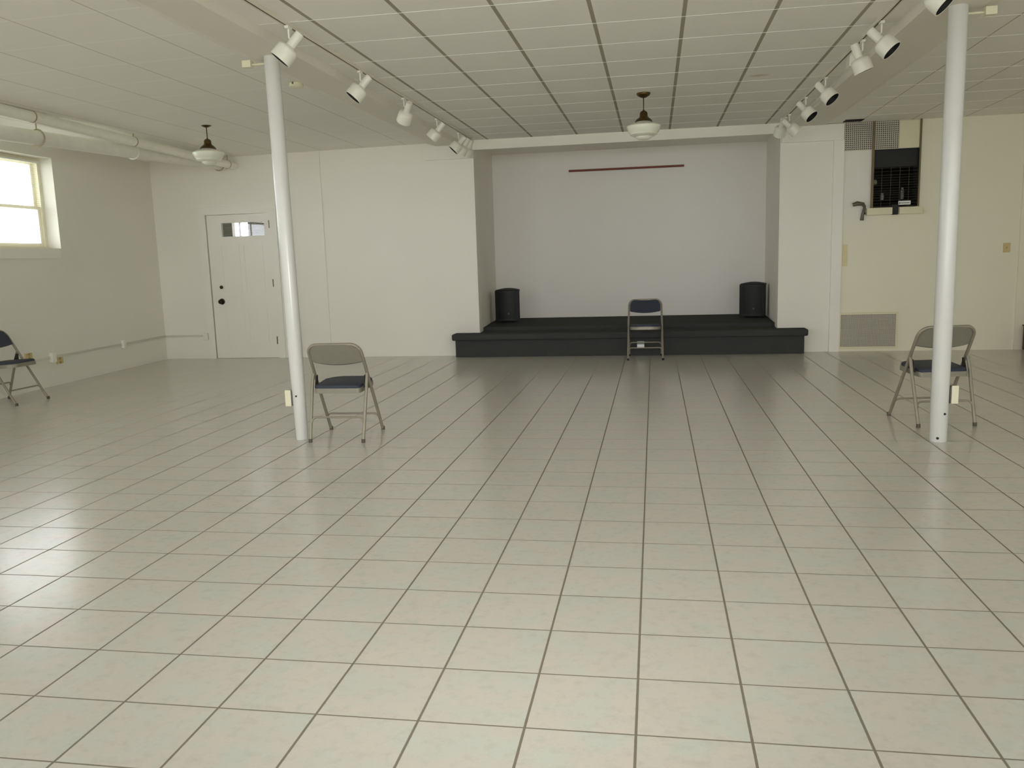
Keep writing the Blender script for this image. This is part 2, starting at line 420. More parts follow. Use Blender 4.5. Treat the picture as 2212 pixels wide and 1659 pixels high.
# double-hung window in its own frame: x along the opening (0..w), y depth (0 = inner face of sash zone, + = outdoors), z up from sill
def window(idx, Mx, w, h, blind, label):
    root = struct(empty('window_%d' % idx), label, 'window'); root.matrix_world = Mx
    f = .16*T; d0 = .0
    fr = MB()
    fr.box(0, f, 0, .3*T, 0, h).box(w-f, w, 0, .3*T, 0, h).box(f, w-f, 0, .3*T, h-f*.8, h).box(f, w-f, 0, .3*T, 0, f*.5)
    fr.build('window_frame', M_sash, root)
    zm = h*.455; st = .17*T
    def sash(nm, z0, z1, y0, y1):
        s = MB(); s.box(f, f+st, y0, y1, z0, z1).box(w-f-st, w-f, y0, y1, z0, z1).box(f+st, w-f-st, y0, y1, z0, z0+st*.75).box(f+st, w-f-st, y0, y1, z1-st*.6, z1)
        s.box(w/2-.05*T, w/2+.05*T, y0+.01, y1-.01, z0+st*.75, z1-st*.6) if nm == 'lower_sash' else None
        so = s.build(nm, M_sash, root)
        MB().box(f+st, w-f-st, (y0+y1)/2-.002, (y0+y1)/2+.002, z0+st*.75, z1-st*.6).build('pane', M_pane, so)
        return so
    sash('lower_sash', f*.5, zm+.04*T, .04*T, .15*T); sash('upper_sash', zm-.06*T, h-f*.8, .16*T, .27*T)
    if blind:
        b = MB(); n = 44
        for i in range(n):
            z = f*.6 + (h-f*1.6)*i/(n-1)
            b.box(f*1.05, w-f*1.05, -.066*T, -.018*T, z, z+.0016, Matrix.Translation((0,-.04*T,z)) @ Matrix.Rotation(math.radians(4), 4, 'X') @ Matrix.Translation((0,.04*T,-z)))
        b.build('blind_slats', M_blind, root)
        MB().bevbox(f, w-f, -.10*T, 0, h-f*1.2, h-f*.75, .004).build('blind_headrail', M_blind, root)
        MB().bevbox(w*.38, w*.44, -.03*T, .05*T, f*.5, f*.5+.05*T, .004).build('sash_lift', M_hinge, root)
    return root
for i, (a, b) in enumerate(WIN):
    w, h = (b-a)*T, (ZW1-ZW0)*T
    Mx = ML @ Matrix.Translation((-.5*T, -b*T, ZW0*T)) @ Matrix(((0,-1,0,0),(1,0,0,0),(0,0,1,0),(0,0,0,1)))
    window(i+1, Mx, w, h, i == 0, 'white double-hung window %s' % ('with blind high on the left wall' if i == 0 else 'on the left wall nearer the viewer'))
    portal(ML @ Matrix.Translation((-.86*T, -(a+b)/2*T, (ZW0+ZW1)/2*T)) @ Matrix.Rotation(-PI/2, 4, 'Y') @ Matrix.Rotation(PI/2, 4, 'Z'), w, h)
k = len(WIN)
for a, b in FWIN_ADDED:
    k += 1; w, h = (b-a)*T, 6.0*T
    window(k, Matrix.Translation((b*T, (YF-.2)*T, 2.6*T)) @ Matrix.Rotation(PI, 4, 'Z'), w, h, False, 'added window behind the viewer, enlarged for frontal light')
    portal(Matrix.Translation(((a+b)/2*T, (YF-.55)*T, 5.6*T)) @ Matrix.Rotation(PI/2, 4, 'X'), w, h)
for a, b in RWIN_ADDED:
    k += 1; w, h = (b-a)*T, 3.9*T
    window(k, Matrix.Translation(((XR+.2)*T, b*T, 4.6*T)) @ Matrix.Rotation(-PI/2, 4, 'Z'), w, h, False, 'added window on the right wall, to balance the light')
    portal(Matrix.Translation(((XR+.55)*T, (a+b)/2*T, 6.55*T)) @ Matrix.Rotation(PI/2, 4, 'Y') @ Matrix.Rotation(PI/2, 4, 'Z'), w, h)
# window stool and apron under the visible window
struct(bxt(MB(), 0, .05, -12.2, -6.93, 4.69, 5.05, ML).build('trim_9', M_trim), 'white apron board under the left window', 'apron')

# rear left door, casing, vestibule
D = struct(empty('door_1', t3(-19.70, YW+.015, 0)), 'white panelled door with a narrow glazed strip near its top', 'door')
W, HD = 3.04*T, 6.462*T
g0, g1, gz0, gz1 = .71*T, 2.76*T, 5.50*T, 6.10*T
m = MB(); th = .13*T
m.box(.003, W-.003, 0, th, .003, gz0).box(.003, g0, 0, th, gz0, HD).box(g1, W-.003, 0, th, gz0, HD).box(g0, g1, 0, th, gz1, HD)
leaf = m.build('door_leaf', M_door, D)
def panel(x0, x1, z0, z1):
    q = MB(); b = .045*T; e = .02*T
    q.box(x0, x1, -e, .002, z0, z0+b).box(x0, x1, -e, .002, z1-b, z1).box(x0, x0+b, -e, .002, z0+b, z1-b).box(x1-b, x1, -e, .002, z0+b, z1-b)
    q.build('door_panel', M_door, D)
for x0, x1 in ((.60, 1.50), (1.68, 2.62)):
    panel(x0*T, x1*T, 2.95*T, 5.15*T); panel(x0*T, x1*T, .70*T, 2.30*T)
gl = MB().box(g0, g1, th*.4, th*.5, gz0, gz1).build('glass_strip', M_pane2, D)
b = MB()
for i in range(11): b.box(g0, g1, th*.62, th*.95, gz0+(gz1-gz0)*(i+.3)/11, gz0+(gz1-gz0)*(i+.3)/11+.0022)
b.build('door_blind', M_blind, D)
kn = Matrix.Translation((.45*T, 0, 2.60*T)) @ Matrix.Rotation(PI/2, 4, 'X')
MB().lathe([(.045,0),(.045,.006),(.014,.012),(.014,.035),(.028,.042),(.034,.055),(.028,.068),(.006,.073)], 20, kn).build('knob', M_knob, D, 40)
MB().lathe([(.026,0),(.026,.012),(.018,.016)], 18, Matrix.Translation((.48*T, 0, 3.25*T)) @ Matrix.Rotation(PI/2, 4, 'X')).build('deadbolt', M_knob, D, 40)
for z in (5.98, 3.38, .80):
    MB().box(W-.06*T, W+.03*T, -.03*T, .02*T, (z-.17)*T, (z+.17)*T).build('hinge', M_hingeD, D)
m = MB(); bxt(m, -20.02, -19.72, YW-.07, YW+.02, 0, 6.48); bxt(m, -16.64, -16.32, YW-.07, YW+.02, 0, 6.48); bxt(m, -20.02, -16.32, YW-.07, YW+.02, 6.48, 6.82); bxt(m, -20.10, -16.24, YW-.11, YW+.02, 6.82, 6.90)
struct(m.build('trim_10', M_trim), 'white casing around the rear left door', 'casing')
m = MB()   # stairwell behind the door with a small bright window
bxt(m, -22.5, -22.3, YW+.6, 31.6, 0, 9.6); bxt(m, -17.2, -17.0, YW+.6, 31.6, 0, 9.6)
bxt(m, -22.3, -20.02, 31.5, 31.8, 0, 9.6); bxt(m, -19.2, -17.2, 31.5, 31.8, 0, 9.6); bxt(m, -20.02, -19.2, 31.5, 31.8, 0, 5.3); bxt(m, -20.02, -19.2, 31.5, 31.8, 6.9, 9.6); bxt(m, -22.5, -17.0, YW+.6, 31.8, 9.2, 9.6)
struct(m.build('wall_stairwell', plain('grey_stairwell_paint', srgb(120,116,104), .7, noise=.05)), 'dim stairwell behind the rear left door', 'wall')
m = MB(); bxt(m, -19.64, -19.56, 31.45, 31.6, 5.3, 6.9)
struct(m.build('trim_11', M_sash), 'mullion of the stairwell window', 'mullion')

# ------------------------------------------------------------------ stage
S = thing('stage_platform', 'low dark charcoal carpeted stage in the niche of the rear wall', 'stage', t3(-1.09, 27.95, 0))
ox, oy = -1.09, 27.95
def lt(m, x0, x1, y0, y1, z0, z1, bev=None):
    a = ((x0-ox)*T, (x1-ox)*T, (y0-oy)*T, (y1-oy)*T, z0*T, z1*T)
    return m.bevbox(*a, bev, 3) if bev else m.box(*a)
lt(MB(), -8.27, 6.10, 27.95, YW-.005, .005, .76).build('riser', M_carpet, S)
m = MB(); lt(m, -8.40, 6.23, 27.80, YW-.005, .72, 1.0, .07*T)
m.build('tread', M_carpet, S, 50)
lt(MB(), -7.27, 5.10, YW-.05, 29.3, .5, .999).build('front_deck', M_carpet, S)
m = MB(); m.prism([((-7.30-ox)*T,(29.25-oy)*T),((5.13-ox)*T,(29.25-oy)*T),((5.33-ox)*T,(YB-.02-oy)*T),((-7.60-ox)*T,(YB-.02-oy)*T)], .5*T, 1.15*T, 'z')
bmesh.ops.bevel(m.bm, geom=[e for e in m.bm.edges if all(abs(v.co.z-1.15*T) < 1e-5 and v.co.y < 2*T for v in e.verts)], offset=.045, segments=4, affect='EDGES')
m.build('rear_deck', M_carpet, S, 60)

# ------------------------------------------------------------------ columns
def column(x, y, topx, topy, r0, r1, zt, label):
    c = thing('support_column', label, 'column', t3(x, y, 0), 0, 'round white support columns')
    dx, dy = (topx-x)*T, (topy-y)*T
    pts = []; rs = []
    for z, r in ((0, r0*.97), (.02, r0), (zt, r1), (5, r1), (B, r1)):
        k = z/B; pts.append((dx*k, dy*k, z*T)); rs.append(r*T)
    MB().tube(pts, rs, 36).build('shaft', M_col, c, 40)
    return c
cL = column(-8.27, 11.80, -8.44, 11.95, .145, .172, 2.2, 'round white column at the left, beside a folding chair')
cR = column(6.21, 12.03, 6.23, 12.08, .176, .184, 2.5, 'round white column at the right, in front of a folding chair')
def knot(par, x, y, z, r): MB().lathe([(r*T,0),(r*T,.02*T)], 12, Matrix.Translation((x*T,y*T,z*T)) @ Matrix.Rotation(PI/2,4,'X')).build('bolt_hole', M_rubber, par)
knot(cL, -.02, -.135, 1.08, .022); knot(cR, .06, -.155, .62, .025); knot(cR, -.06, -.155, .09, .028)
def colbox(x, y, side, label):
    o = thing('outlet_box', label, 'outlet', t3(x, y, .84), 0, 'electrical boxes low on the columns')
    MB().bevbox(-.05*T if side < 0 else -.07*T, .07*T if side < 0 else .05*T, -.06*T, .16*T, 0, .36*T, .003).build('box', M_greybox, o)
    MB().bevbox(-.085*T - (.0 if side < 0 else -.01*T), .065*T, -.075*T, -.055*T, -.01*T, .38*T, .003, 2, Matrix.Translation((side*.03*T,0,0))).build('cover_plate', M_ivory, o)
colbox(-8.475, 11.76, -1, 'ivory outlet box low on the left side of the left column')
colbox(6.455, 12.0, 1, 'ivory outlet box low on the right side of the right column')
def sensor(xb, x0, y, z, side, label):
    o = thing('junction_box', label, 'junction box', t3(xb, y, z), 0, 'boxes on arms at the column tops')
    MB().bevbox(-.11*T, .11*T, -.09*T, .09*T, -.075*T, .085*T, .004).build('box', M_ivory, o)
    MB().tube([(side*-.10*T, 0, -.01*T), ((x0-xb)*T, -.0*T, -.01*T)], .024*T, 10).build('conduit', M_ivory, o)
sensor(-9.10, -8.60, 12.1, 8.82, -1, 'small ivory box on an arm left of the left column top')
sensor(6.85, 6.40, 12.15, 8.79, 1, 'small ivory box on an arm right of the right column top')
o = thing('smoke_detector', 'round ivory smoke detector on the ceiling right of the left column', 'smoke detector', t3(-9.36, 15.42, 8.99))
MB().lathe([(.155*T,.07*T),(.19*T,.06*T),(.195*T,-.03*T),(.15*T,-.06*T),(.05*T,-.065*T)], 32).build('housing', M_ivory, o, 40)
MB().lathe([(.022*T,0),(.022*T,.02*T)], 12, Matrix.Translation((-.02*T,-.185*T,.03*T)) @ Matrix.Rotation(PI/2,4,'X')).build('indicator', M_rubber, o)

# ------------------------------------------------------------------ folding chairs
def make_chair():
    c = empty('folding_chair')
    c['group'] = 'grey steel folding chairs'; c['category'] = 'chair'
    hw = .218; ZT = .765
    yu = lambda z: .245 - .455*z/ZT          # uprights lean back from the front feet to the top
    xo = lambda z: hw + .004 - .012*(z/ZT)
    r = .0125
    path = [(-xo(.47), yu(.47), .47), (-xo(.6), yu(.6), .6)]
    rc = .075
    for i in range(9):
        a = PI - PI/2*i/8; z = ZT-rc-r + rc*math.sin(a)
        path.append((-xo(.7)+rc + rc*math.cos(a), yu(z), z))
    path += [(-p[0], p[1], p[2]) for p in path[::-1]]
    MB().tube(path, r, 12).build('back_frame', M_steel, c, 60)
    for s in (-1, 1):
        l = MB().tube([(s*xo(.47), yu(.47), .47), (s*xo(.02), yu(.02), .02)], r, 12).build('leg', M_steel, c, 60)
        MB().tube([(s*xo(0), yu(0), .028), (s*xo(0), yu(-.0), 0)], .0150, 12).build('foot_cap', M_cap, l, 60)
        zt = .515; y0 = yu(zt)
        P = [(s*(xo(zt)+.004), y0-.018, zt), (s*(xo(zt)+.006), y0-.04, .455), (s*.212, -.240, .02)]
        l = MB().tube(P, r, 12).build('leg', M_steel, c, 60)
        MB().tube([(s*.212, -.2395, .028), (s*.212, -.243, 0)], .0150, 12).build('foot_cap', M_cap, l, 60)
        MB().prism([(-.12,.405),(-.05,.405),(yu(.50)+.008,.50),(yu(.50)-.026,.50)], s*.196-.002, s*.196+.002, 'x').build('hinge', M_hinge, c)
    # back panel: gently curved pressed steel with a padded front
    def vh(x):
        ax = abs(x); R = .062; e = .196-R
        return ZT-.012 - (0 if ax < e else R-math.sqrt(max(0, R*R-(ax-e)**2)))
    def slabpts(hwid, vlo, off, th, nx=22, nv=6):
        L = []
        for k in (0, 1):
            lay = []
            for i in range(nx+1):
                x = -hwid + 2*hwid*i/nx; row = []
                for j in range(nv+1):
                    z = vlo(x) + (vh(x*.196/hwid)-vlo(x))*j/nv
                    y = yu(z) - .016*(1-(x/hwid)**2) + off + (th if k == 0 else 0)
                    row.append((x, y, z))
                lay.append(row)
            L.append(lay)
        return L
    pan = MB().grid(slabpts(.203, lambda x: .612 - .022*(1-(x/.203)**2), -.002, .008)).build('backrest', M_steel2, c, 50)
    MB().grid(slabpts(.193, lambda x: .606 - .022*(1-(x/.193)**2), .0065, .016)).build('back_pad', M_navy, pan, 50)
    # seat
    def outline(hb, hf, y0, y1, rb, rf):
        pts = []
        for cx, cy, rr, a0 in ((hf-rf, y1-rf, rf, 0), (-hf+rf, y1-rf, rf, PI/2), (-hb+rb, y0+rb, rb, PI), (hb-rb, y0+rb, rb, 1.5*PI)):
            pts += [(cx+rr*math.cos(a0+PI/2*i/6), cy+rr*math.sin(a0+PI/2*i/6)) for i in range(7)]
        return pts
    tilt = Matrix.Translation((0,0,.393)) @ Matrix.Rotation(math.radians(3), 4, 'X')
    def pad(name, o_, z0, z1, bev, mat, par):
        t = MB(); t.prism(o_, z0, z1, 'z')
        tops = [e for e in t.bm.edges if all(abs(v.co.z-z1) < 1e-6 for v in e.verts)]
        bmesh.ops.bevel(t.bm, geom=tops, offset=bev, segments=3, affect='EDGES', profile=.5)
        bmesh.ops.transform(t.bm, matrix=tilt, verts=t.bm.verts)
        return t.build(name, mat, par, 40)
    st = pad('seat', outline(.184, .196, -.175, .225, .03, .11), -.012, .026, .006, M_steel2, c)
    pad('seat_pad', outline(.180, .190, -.170, .219, .03, .105), .026, .048, .014, M_navy, st)
    def stretch(y0, z0, dy, dz, hx):
        R = .04; p = [(-hx, y0, z0)]
        for i in range(1, 6):
            a = PI - PI/2*i/5; p.append((-hx+R+R*math.cos(a), y0+dy*math.sin(a), z0+dz*math.sin(a)))
        p += [(-q[0], q[1], q[2]) for q in p[::-1]]
        return MB().tube(p, .0075, 10).build('stretcher', M_steel, c, 60)
    stretch(yu(.125), .125, -.012, .028, .214); st2 = stretch(-.205, .150, .018, .038, .208)
    return c, st2
proto, rear_str = make_chair()
proto.location = t3(-7.273, 12.20, 0); proto.rotation_euler = (0,0,math.radians(1.5))
proto['label'] = 'grey folding chair seen from behind, beside the left white column'
ch2 = dup(proto, t3(6.74, 14.25, 0), math.radians(9), 'grey folding chair seen from behind, partly hidden by the right white column')
ch3 = dup(proto, t3(-.19, 27.03, 0), math.radians(180.5), 'folding chair facing the viewer in front of the carpeted stage')
ch4 = dup(proto, t3(-20.62, 17.02, 0), math.radians(-92), 'folding chair against the left wall under the window, cut by the picture edge')
for l_ in list(ch3.children):
    for k_ in l_.children:
        if k_.name.startswith('foot_cap'):
            k_.data = k_.data.copy(); k_.data.materials[0] = M_rubber; k_['label'] = 'black rubber foot cap'
tg = MB().bevbox(-.045, .05, -.2, -.185, .115, .20, .003).build('tag', M_label, ch3)   # white tag on the back stretcher
tg['label'] = 'white and green paper tag'
tg.location = (.06, 0, 0)
MB().box(-.045, .05, -.184, -.182, .162, .196).build('tag_print', M_labelink, tg)

# ------------------------------------------------------------------ loudspeakers
def speaker(x, y, rz, label):
    s = thing('loudspeaker', label, 'speaker', t3(x, y, 1.15), rz, 'black loudspeakers on the stage')
    w, d, h = .185, .30, .50
    plan = [(-w,-d/2),(-w*.7,-d/2-.022),(0,-d/2-.032),(w*.7,-d/2-.022),(w,-d/2),(w,-d/2+.06),(w*.68,d/2),(-w*.68,d/2),(-w,-d/2+.06)]
    m = MB(); m.prism(plan, .03, h, 'z')
    bmesh.ops.bevel(m.bm, geom=[e for e in m.bm.edges if abs(e.verts[0].co.z-e.verts[1].co.z) < 1e-6 and e.verts[0].co.z > .4], offset=.018, segments=3, affect='EDGES')
    body = m.build('cabinet', M_black, s, 40)
    m = MB(); m.prism([(-w*.9,-d/2-.004),(-w*.65,-d/2-.028),(0,-d/2-.040),(w*.65,-d/2-.028),(w*.9,-d/2-.004),(w*.9,-d/2+.01),(-w*.9,-d/2+.01)], .06, h-.035, 'z')
    m.build('front_grille', M_grille, s, 40)
    m = MB()                                   # domed top
    rows = [[( -w*.97+2*w*.97*i/12, y0+.012, h-.006 + .026*(1-((i-6)/6)**2)) for i in range(13)] for y0 in (-d/2, d/2-.1)]
    m.grid([[ [Vector(p) for p in r] for r in rows], [[Vector((p[0],p[1],h-.03)) for p in r] for r in rows]]); m.build('top_cap', M_black, s, 50)
    MB().lathe([(.014,0),(.014,.004)], 16, Matrix.Translation((.02,-d/2-.038,.135)) @ Matrix.Rotation(PI/2,4,'X')).build('badge', M_badge, s)
    for a in (-1, 1):
        for b_ in (-.1, .1): MB().lathe([(.014,.0),(.016,.03)], 12, Matrix.Translation((a*.11, b_, 0))).build('foot', M_rubber, s)
speaker(-6.68, 32.35, math.radians(4), 'black loudspeaker in the left corner of the stage niche')
speaker(4.62, 32.55, math.radians(-12), 'black loudspeaker in the right corner of the stage niche')

o = tag(MB().tube([(-2.735*T,0,0),(2.735*T,0,0)], .05*T, 12).build('wall_rod', M_rod, None, 60), 'thin red brown wooden rod mounted high on the niche back wall', 'rod')
o.location = t3(-1.14, YB-.09, 8.22)

# ------------------------------------------------------------------ pendants
def pendant(x, y, label):
    p = thing('pendant_light', label, 'pendant lamp', t3(x, y, H), 0, 'schoolhouse pendant lamps')
    q = lambda L: [(r*T, z*T) for r, z in L]
    MB().lathe(q([(.21,0),(.215,-.03),(.19,-.075),(.10,-.125),(.03,-.15)]), 32).build('canopy', M_brass, p, 40)
    MB().tube([(0,0,-.13*T),(0,0,-.60*T)], .018*T, 10).tube([(0,0,-.5*T),(0,0,-.60*T)], .03*T, 10).build('stem', M_brass, p, 60)
    MB().lathe(q([(.035,-.52),(.10,-.56),(.12,-.60),(.125,-.69),(.15,-.73),(.20,-.765),(.255,-.82),(.27,-.86),(.24,-.86)]), 32).build('fitter', M_brass, p, 40)
    MB().lathe(q([(.22,-.80),(.225,-.87),(.30,-.895),(.44,-.935),(.525,-.985),(.53,-1.02),(.50,-1.09),(.46,-1.17),(.43,-1.20),(.42,-1.24),(.33,-1.285),(.25,-1.30),(.235,-1.34),(.17,-1.385),(.07,-1.41),(.0,-1.415)]), 48).build('glass_shade', M_opal, p, 40)
pendant(-.122, 20.26, 'brass pendant lamp with opal glass bowl at the centre, before the stage')
pendant(-15.0, 20.71, 'brass pendant lamp with opal glass bowl at the left, near the ceiling pipes')

# ------------------------------------------------------------------ track lighting
def track(x, y0, y1, label, feed):
    t = thing('lighting_track', label, 'lighting track', t3(x, y1, H), 0, 'ceiling lighting tracks')
    L = (y0-y1)*T
    m = MB(); m.box(-.06*T, -.022*T, L, 0, -.06*T, 0).box(.022*T, .06*T, L, 0, -.06*T, 0); m.build('rail', M_rail, t)
    MB().box(-.022*T, .022*T, L, -.02, -.052*T, 0).build('slot', M_slot, t)
track(-7.20, -6, 27.75, 'white lighting track with brown slot on the left half of the ceiling', None)
track(5.05, -6, 27.2, 'white lighting track with brown slot on the right half of the ceiling', 16.75)

o = thing('power_feed_box', 'white power feed box on the right track, behind the third spotlight', 'feed box', t3(5.14, 16.7, H-.33))
MB().bevbox(-.03*T, .16*T, -.2*T, .2*T, 0, .33*T, .004).build('box', M_white, o)
def spot(x, y, d, sgn, label):
    s = thing('track_spotlight', label, 'spotlight', t3(x, y, H-.061), 0, 'white track spotlights')
    a = Vector(d).normalized(); Lh = .222
    MB().bevbox(-.014, .014, -.034, .034, -.018, .0, .003).build('track_adapter', M_white, s)
    st = Vector((0, 0, -.225*T))
    MB().tube([(0,0,-.01), st*.5, st, st+Vector((sgn*.012,0,-.012))], .0068, 10).build('stem', M_white, s, 60)
    pv = Vector((sgn*abs(a.z), 0, -abs(a.x))).normalized()
    R = st + pv*.042 - a*.068
    q = a.to_track_quat('Z', 'Y').to_matrix().to_4x4()
    Mx = Matrix.Translation(R) @ q
    hs = MB().lathe([(.0,.0),(.027,.0),(.031,.004),(.031,.108),(.037,.113),(.058,.119),(.068,.128),(.072,.142),(.073,.165),(.0735,Lh),(.069,Lh),(.068,.17),(.05,.14),(.0,.135)], 32, Mx, cap0=False, cap1=False).build('housing', M_white, s, 35)
    MB().lathe([(.0688,Lh-.002),(.0665,.185),(.052,.158),(.03,.150),(.0,.149)], 32, Mx, cap0=False, cap1=True).build('baffle', M_dark, hs, 35)
    MB().lathe([(.02,.153),(.012,.158),(.0,.160)], 16, Mx, cap0=True, cap1=False).build('bulb', M_lamp, hs, 40)
LT_ = [(-7.18,10.1,(-.62,-.20,-.76),'nearest spotlight on the left track, dark mouth seen above the left column'),
 (-7.20,14.43,(-.60,-.23,-.74),'second spotlight from the front on the left track, dark mouth to the left'),
 (-7.21,18.3,(-.48,.55,-.70),'third spotlight from the front on the left track, turned away so no mouth shows'),
 (-7.24,22.3,(-.62,-.05,-.70),'fourth spotlight from the front on the left track, its mouth edge-on'),
 (-7.28,25.8,(-.66,-.20,-.70),'fifth spotlight from the front on the left track, dark mouth showing in far cluster'),
 (-7.29,26.6,(-.52,-.02,-.80),'sixth spotlight from the front on the left track, in the middle of the far cluster'),
 (-7.30,27.35,(-.40,.12,-.86),'farthest spotlight on the left track, next to the stage niche')]
RT_ = [(5.06,9.85,(.62,-.27,-.68),'nearest spotlight on the right track, cut by the top picture edge'),
 (5.08,13.3,(.60,-.27,-.70),'second spotlight from the front on the right track, dark mouth to the right'),
 (5.07,14.95,(.36,.04,-.90),'third spotlight from the front on the right track, pointing almost straight down'),
 (5.06,19.3,(.56,-.37,-.72),'fourth spotlight from the front on the right track, round dark mouth showing'),
 (5.05,22.44,(.56,-.37,-.72),'fifth spotlight from the front on the right track, dark mouth showing'),
 (5.06,25.9,(.72,.10,-.62),'sixth spotlight from the front on the right track, mouth edge-on to the right'),
 (5.02,26.5,(-.10,.62,-.70),'farthest spotlight on the right track, turned away over the niche corner')]
for x, y, d, l in LT_: spot(x, y, d, 1, l)
for x, y, d, l in RT_: spot(x, y, d, -1, l)

# ------------------------------------------------------------------ pipes on the left
p = thing('ceiling_pipe', 'thinner cream painted pipe running under the ceiling along the left wall', 'pipe', t3(-18.1, YW, 8.56))
z1 = (8.56 + (YW-2)*.0185)
MB().tube([(0,-.02,0),(0,(2-YW)*T,(z1-8.56)*T)], .165*T, 20).build('pipe_run', M_pipe, p, 60)
for yy in (27.9, 21.2, 16.2):
    zz = (YW-yy)*.0185*T
    MB().tube([(0,(yy-YW-.022)*T,zz),(0,(yy-YW+.022)*T,zz)], .174*T, 20).tube([(0,(yy-YW)*T,zz+.15*T),(0,(yy-YW)*T,(H-8.58)*T)], .02*T, 8).build('pipe_clamp', M_strap, p, 60)
p = thing('drain_pipe', 'larger grey painted sloping pipe hung behind the thinner pipe along the left wall', 'pipe', t3(-18.68, YW, 8.62))
MB().tube([(0,-.02,0),(0,(16-YW)*T,-.33*T),(0,(2-YW)*T,-.75*T)], .225*T, 24).build('pipe_run', M_pipe2, p, 60)
for yy, mat in ((28.2, M_strap), (21.96, M_white), (17.07, M_strap)):
    zz = -.0263*(YW-yy)*T; yl = (yy-YW)*T
    m = MB(); R = .255*T
    m.tube([(R*math.sin(a), yl, zz+R*math.cos(a)) for a in [2*PI*i/24 for i in range(25)]], .022*T, 8)
    m.tube([(0, yl, zz+R), (0, yl, (H-8.70)*T)], .02*T, 8); m.build('pipe_hanger', mat, p, 60)

# ------------------------------------------------------------------ raceway and outlets
r = thing('wire_raceway', 'thin white double wiring raceway low along the left wall', 'raceway'); r.matrix_world = ML @ Matrix.Translation((0,0,1.05*T))
r2 = thing('wire_raceway', 'short white wiring raceway low on the rear wall, from corner to door', 'raceway', t3(-22.2, YW, 1.05))
Ml = Matrix.Translation((-.02*T,0,-1.05*T))
def lw_(m, d0, d1, s0, s1, z0, z1, bev=None):
    Mx = Matrix.Translation((0,0,-1.05*T))
    a = (d0*T, d1*T, -s1*T, -s0*T, z0*T, z1*T)
    return m.bevbox(*a, bev, 2, Mx) if bev else m.box(*a, Mx)
m = MB(); lw_(m, 0, .05, .02, 12, 1.02, 1.045); lw_(m, 0, .05, .02, 8.2, 1.085, 1.11); lw_(m, 0, .02, .02, 12, 1.045, 1.085); m.build('left_channel', M_race, r)
m = MB(); m.box(.02*T, 1.95*T, -.05*T, 0, -.045*T, -.02*T).box(.02*T, 1.95*T, -.05*T, 0, .02*T, .045*T).box(.02*T, 1.95*T, -.02*T, 0, -.02*T, .02*T); m.build('rear_channel', M_race, r2)
def wallbox(name, s, z, w, h, d, mat, label, cat, sockets=False):
    o = thing(name, label, cat); o.matrix_world = ML @ Matrix.Translation((0, -s*T, z*T))
    MB().bevbox(0, d*T, -w/2*T, w/2*T, -h/2*T, h/2*T, .004).build('body', mat, o)
    if sockets:
        for zz in (-.07, .07): MB().bevbox(d*T-.001, d*T+.003, -.045*T, .045*T, (zz-.045)*T, (zz+.045)*T, .001).build('socket', M_sock, o)
    return o
wallbox('surface_box', 3.5, 1.07, .18, .34, .14, M_white, 'white surface box on the raceway, between the window chair and the corner', 'electrical box')
wallbox('surface_box', 8.05, 1.06, .22, .36, .14, M_white, 'white surface box on the raceway beside a tan outlet plate', 'electrical box')
wallbox('outlet_plate', 7.64, .90, .36, .24, .05, M_tan, 'tan outlet plate below the raceway, right of a white box', 'outlet', True)
wallbox('outlet_plate', 9.28, 1.25, .36, .22, .05, M_tan, 'tan outlet plate above the raceway, just behind the left wall chair', 'outlet', True)
o = thing('surface_box', 'white surface box at the raceway end beside the rear door casing', 'electrical box', t3(-20.14, YW, 1.03))
MB().bevbox(-.13*T, .10*T, -.12*T, 0, -.16*T, .16*T, .004).build('body', M_white, o)

# ------------------------------------------------------------------ rear right: grilles, hatch, small fittings
def lattice(m, x0, x1, z0, z1, nx, nz, y0, y1, fill=.5):
    px, pz = (x1-x0)/nx, (z1-z0)/nz
    for i in range(nx+1):
        c = x0+px*i; m.box((c-px*fill/2)*T, (c+px*fill/2)*T, y0*T, y1*T, z0*T, z1*T)
    for j in range(nz+1):
        c = z0+pz*j; m.box(x0*T, x1*T, (y0+.003)*T, (y1-.003)*T, (c-pz*fill/2)*T, (c+pz*fill/2)*T)
    return m
def grille(label, xc, z0, w, h, nx, nz, frame, fill):
    g = thing('air_grille', label, 'grille', t3(xc, YW, z0))
    f = frame
    MB().box((-w/2)*T, (w/2)*T, -.02*T, -.002*T, 0, h*T).build('backing', M_meshback, g)
    lattice(MB(), -w/2+f, w/2-f, f, h-f, nx, nz, -.05, -.03, fill).build('lattice', M_mesh, g)
    m = MB()
    if f:
        m.box(-w/2*T, w/2*T, -.07*T, -.02*T, 0, f*T).box(-w/2*T, w/2*T, -.07*T, -.02*T, (h-f)*T, h*T).box(-w/2*T, (-w/2+f)*T, -.07*T, -.02*T, f*T, (h-f)*T).box((w/2-f)*T, w/2*T, -.07*T, -.02*T, f*T, (h-f)*T)
        m.build('frame', M_panel, g)
grille('large perforated grille low on the rear wall right of the stage', 8.63, .12, 2.24, 1.44, 40, 24, .07, .46)
grille('perforated grille high on the rear wall under the ceiling', 8.545, 7.90, 1.99, 1.10, 26, 14, .01, .40)

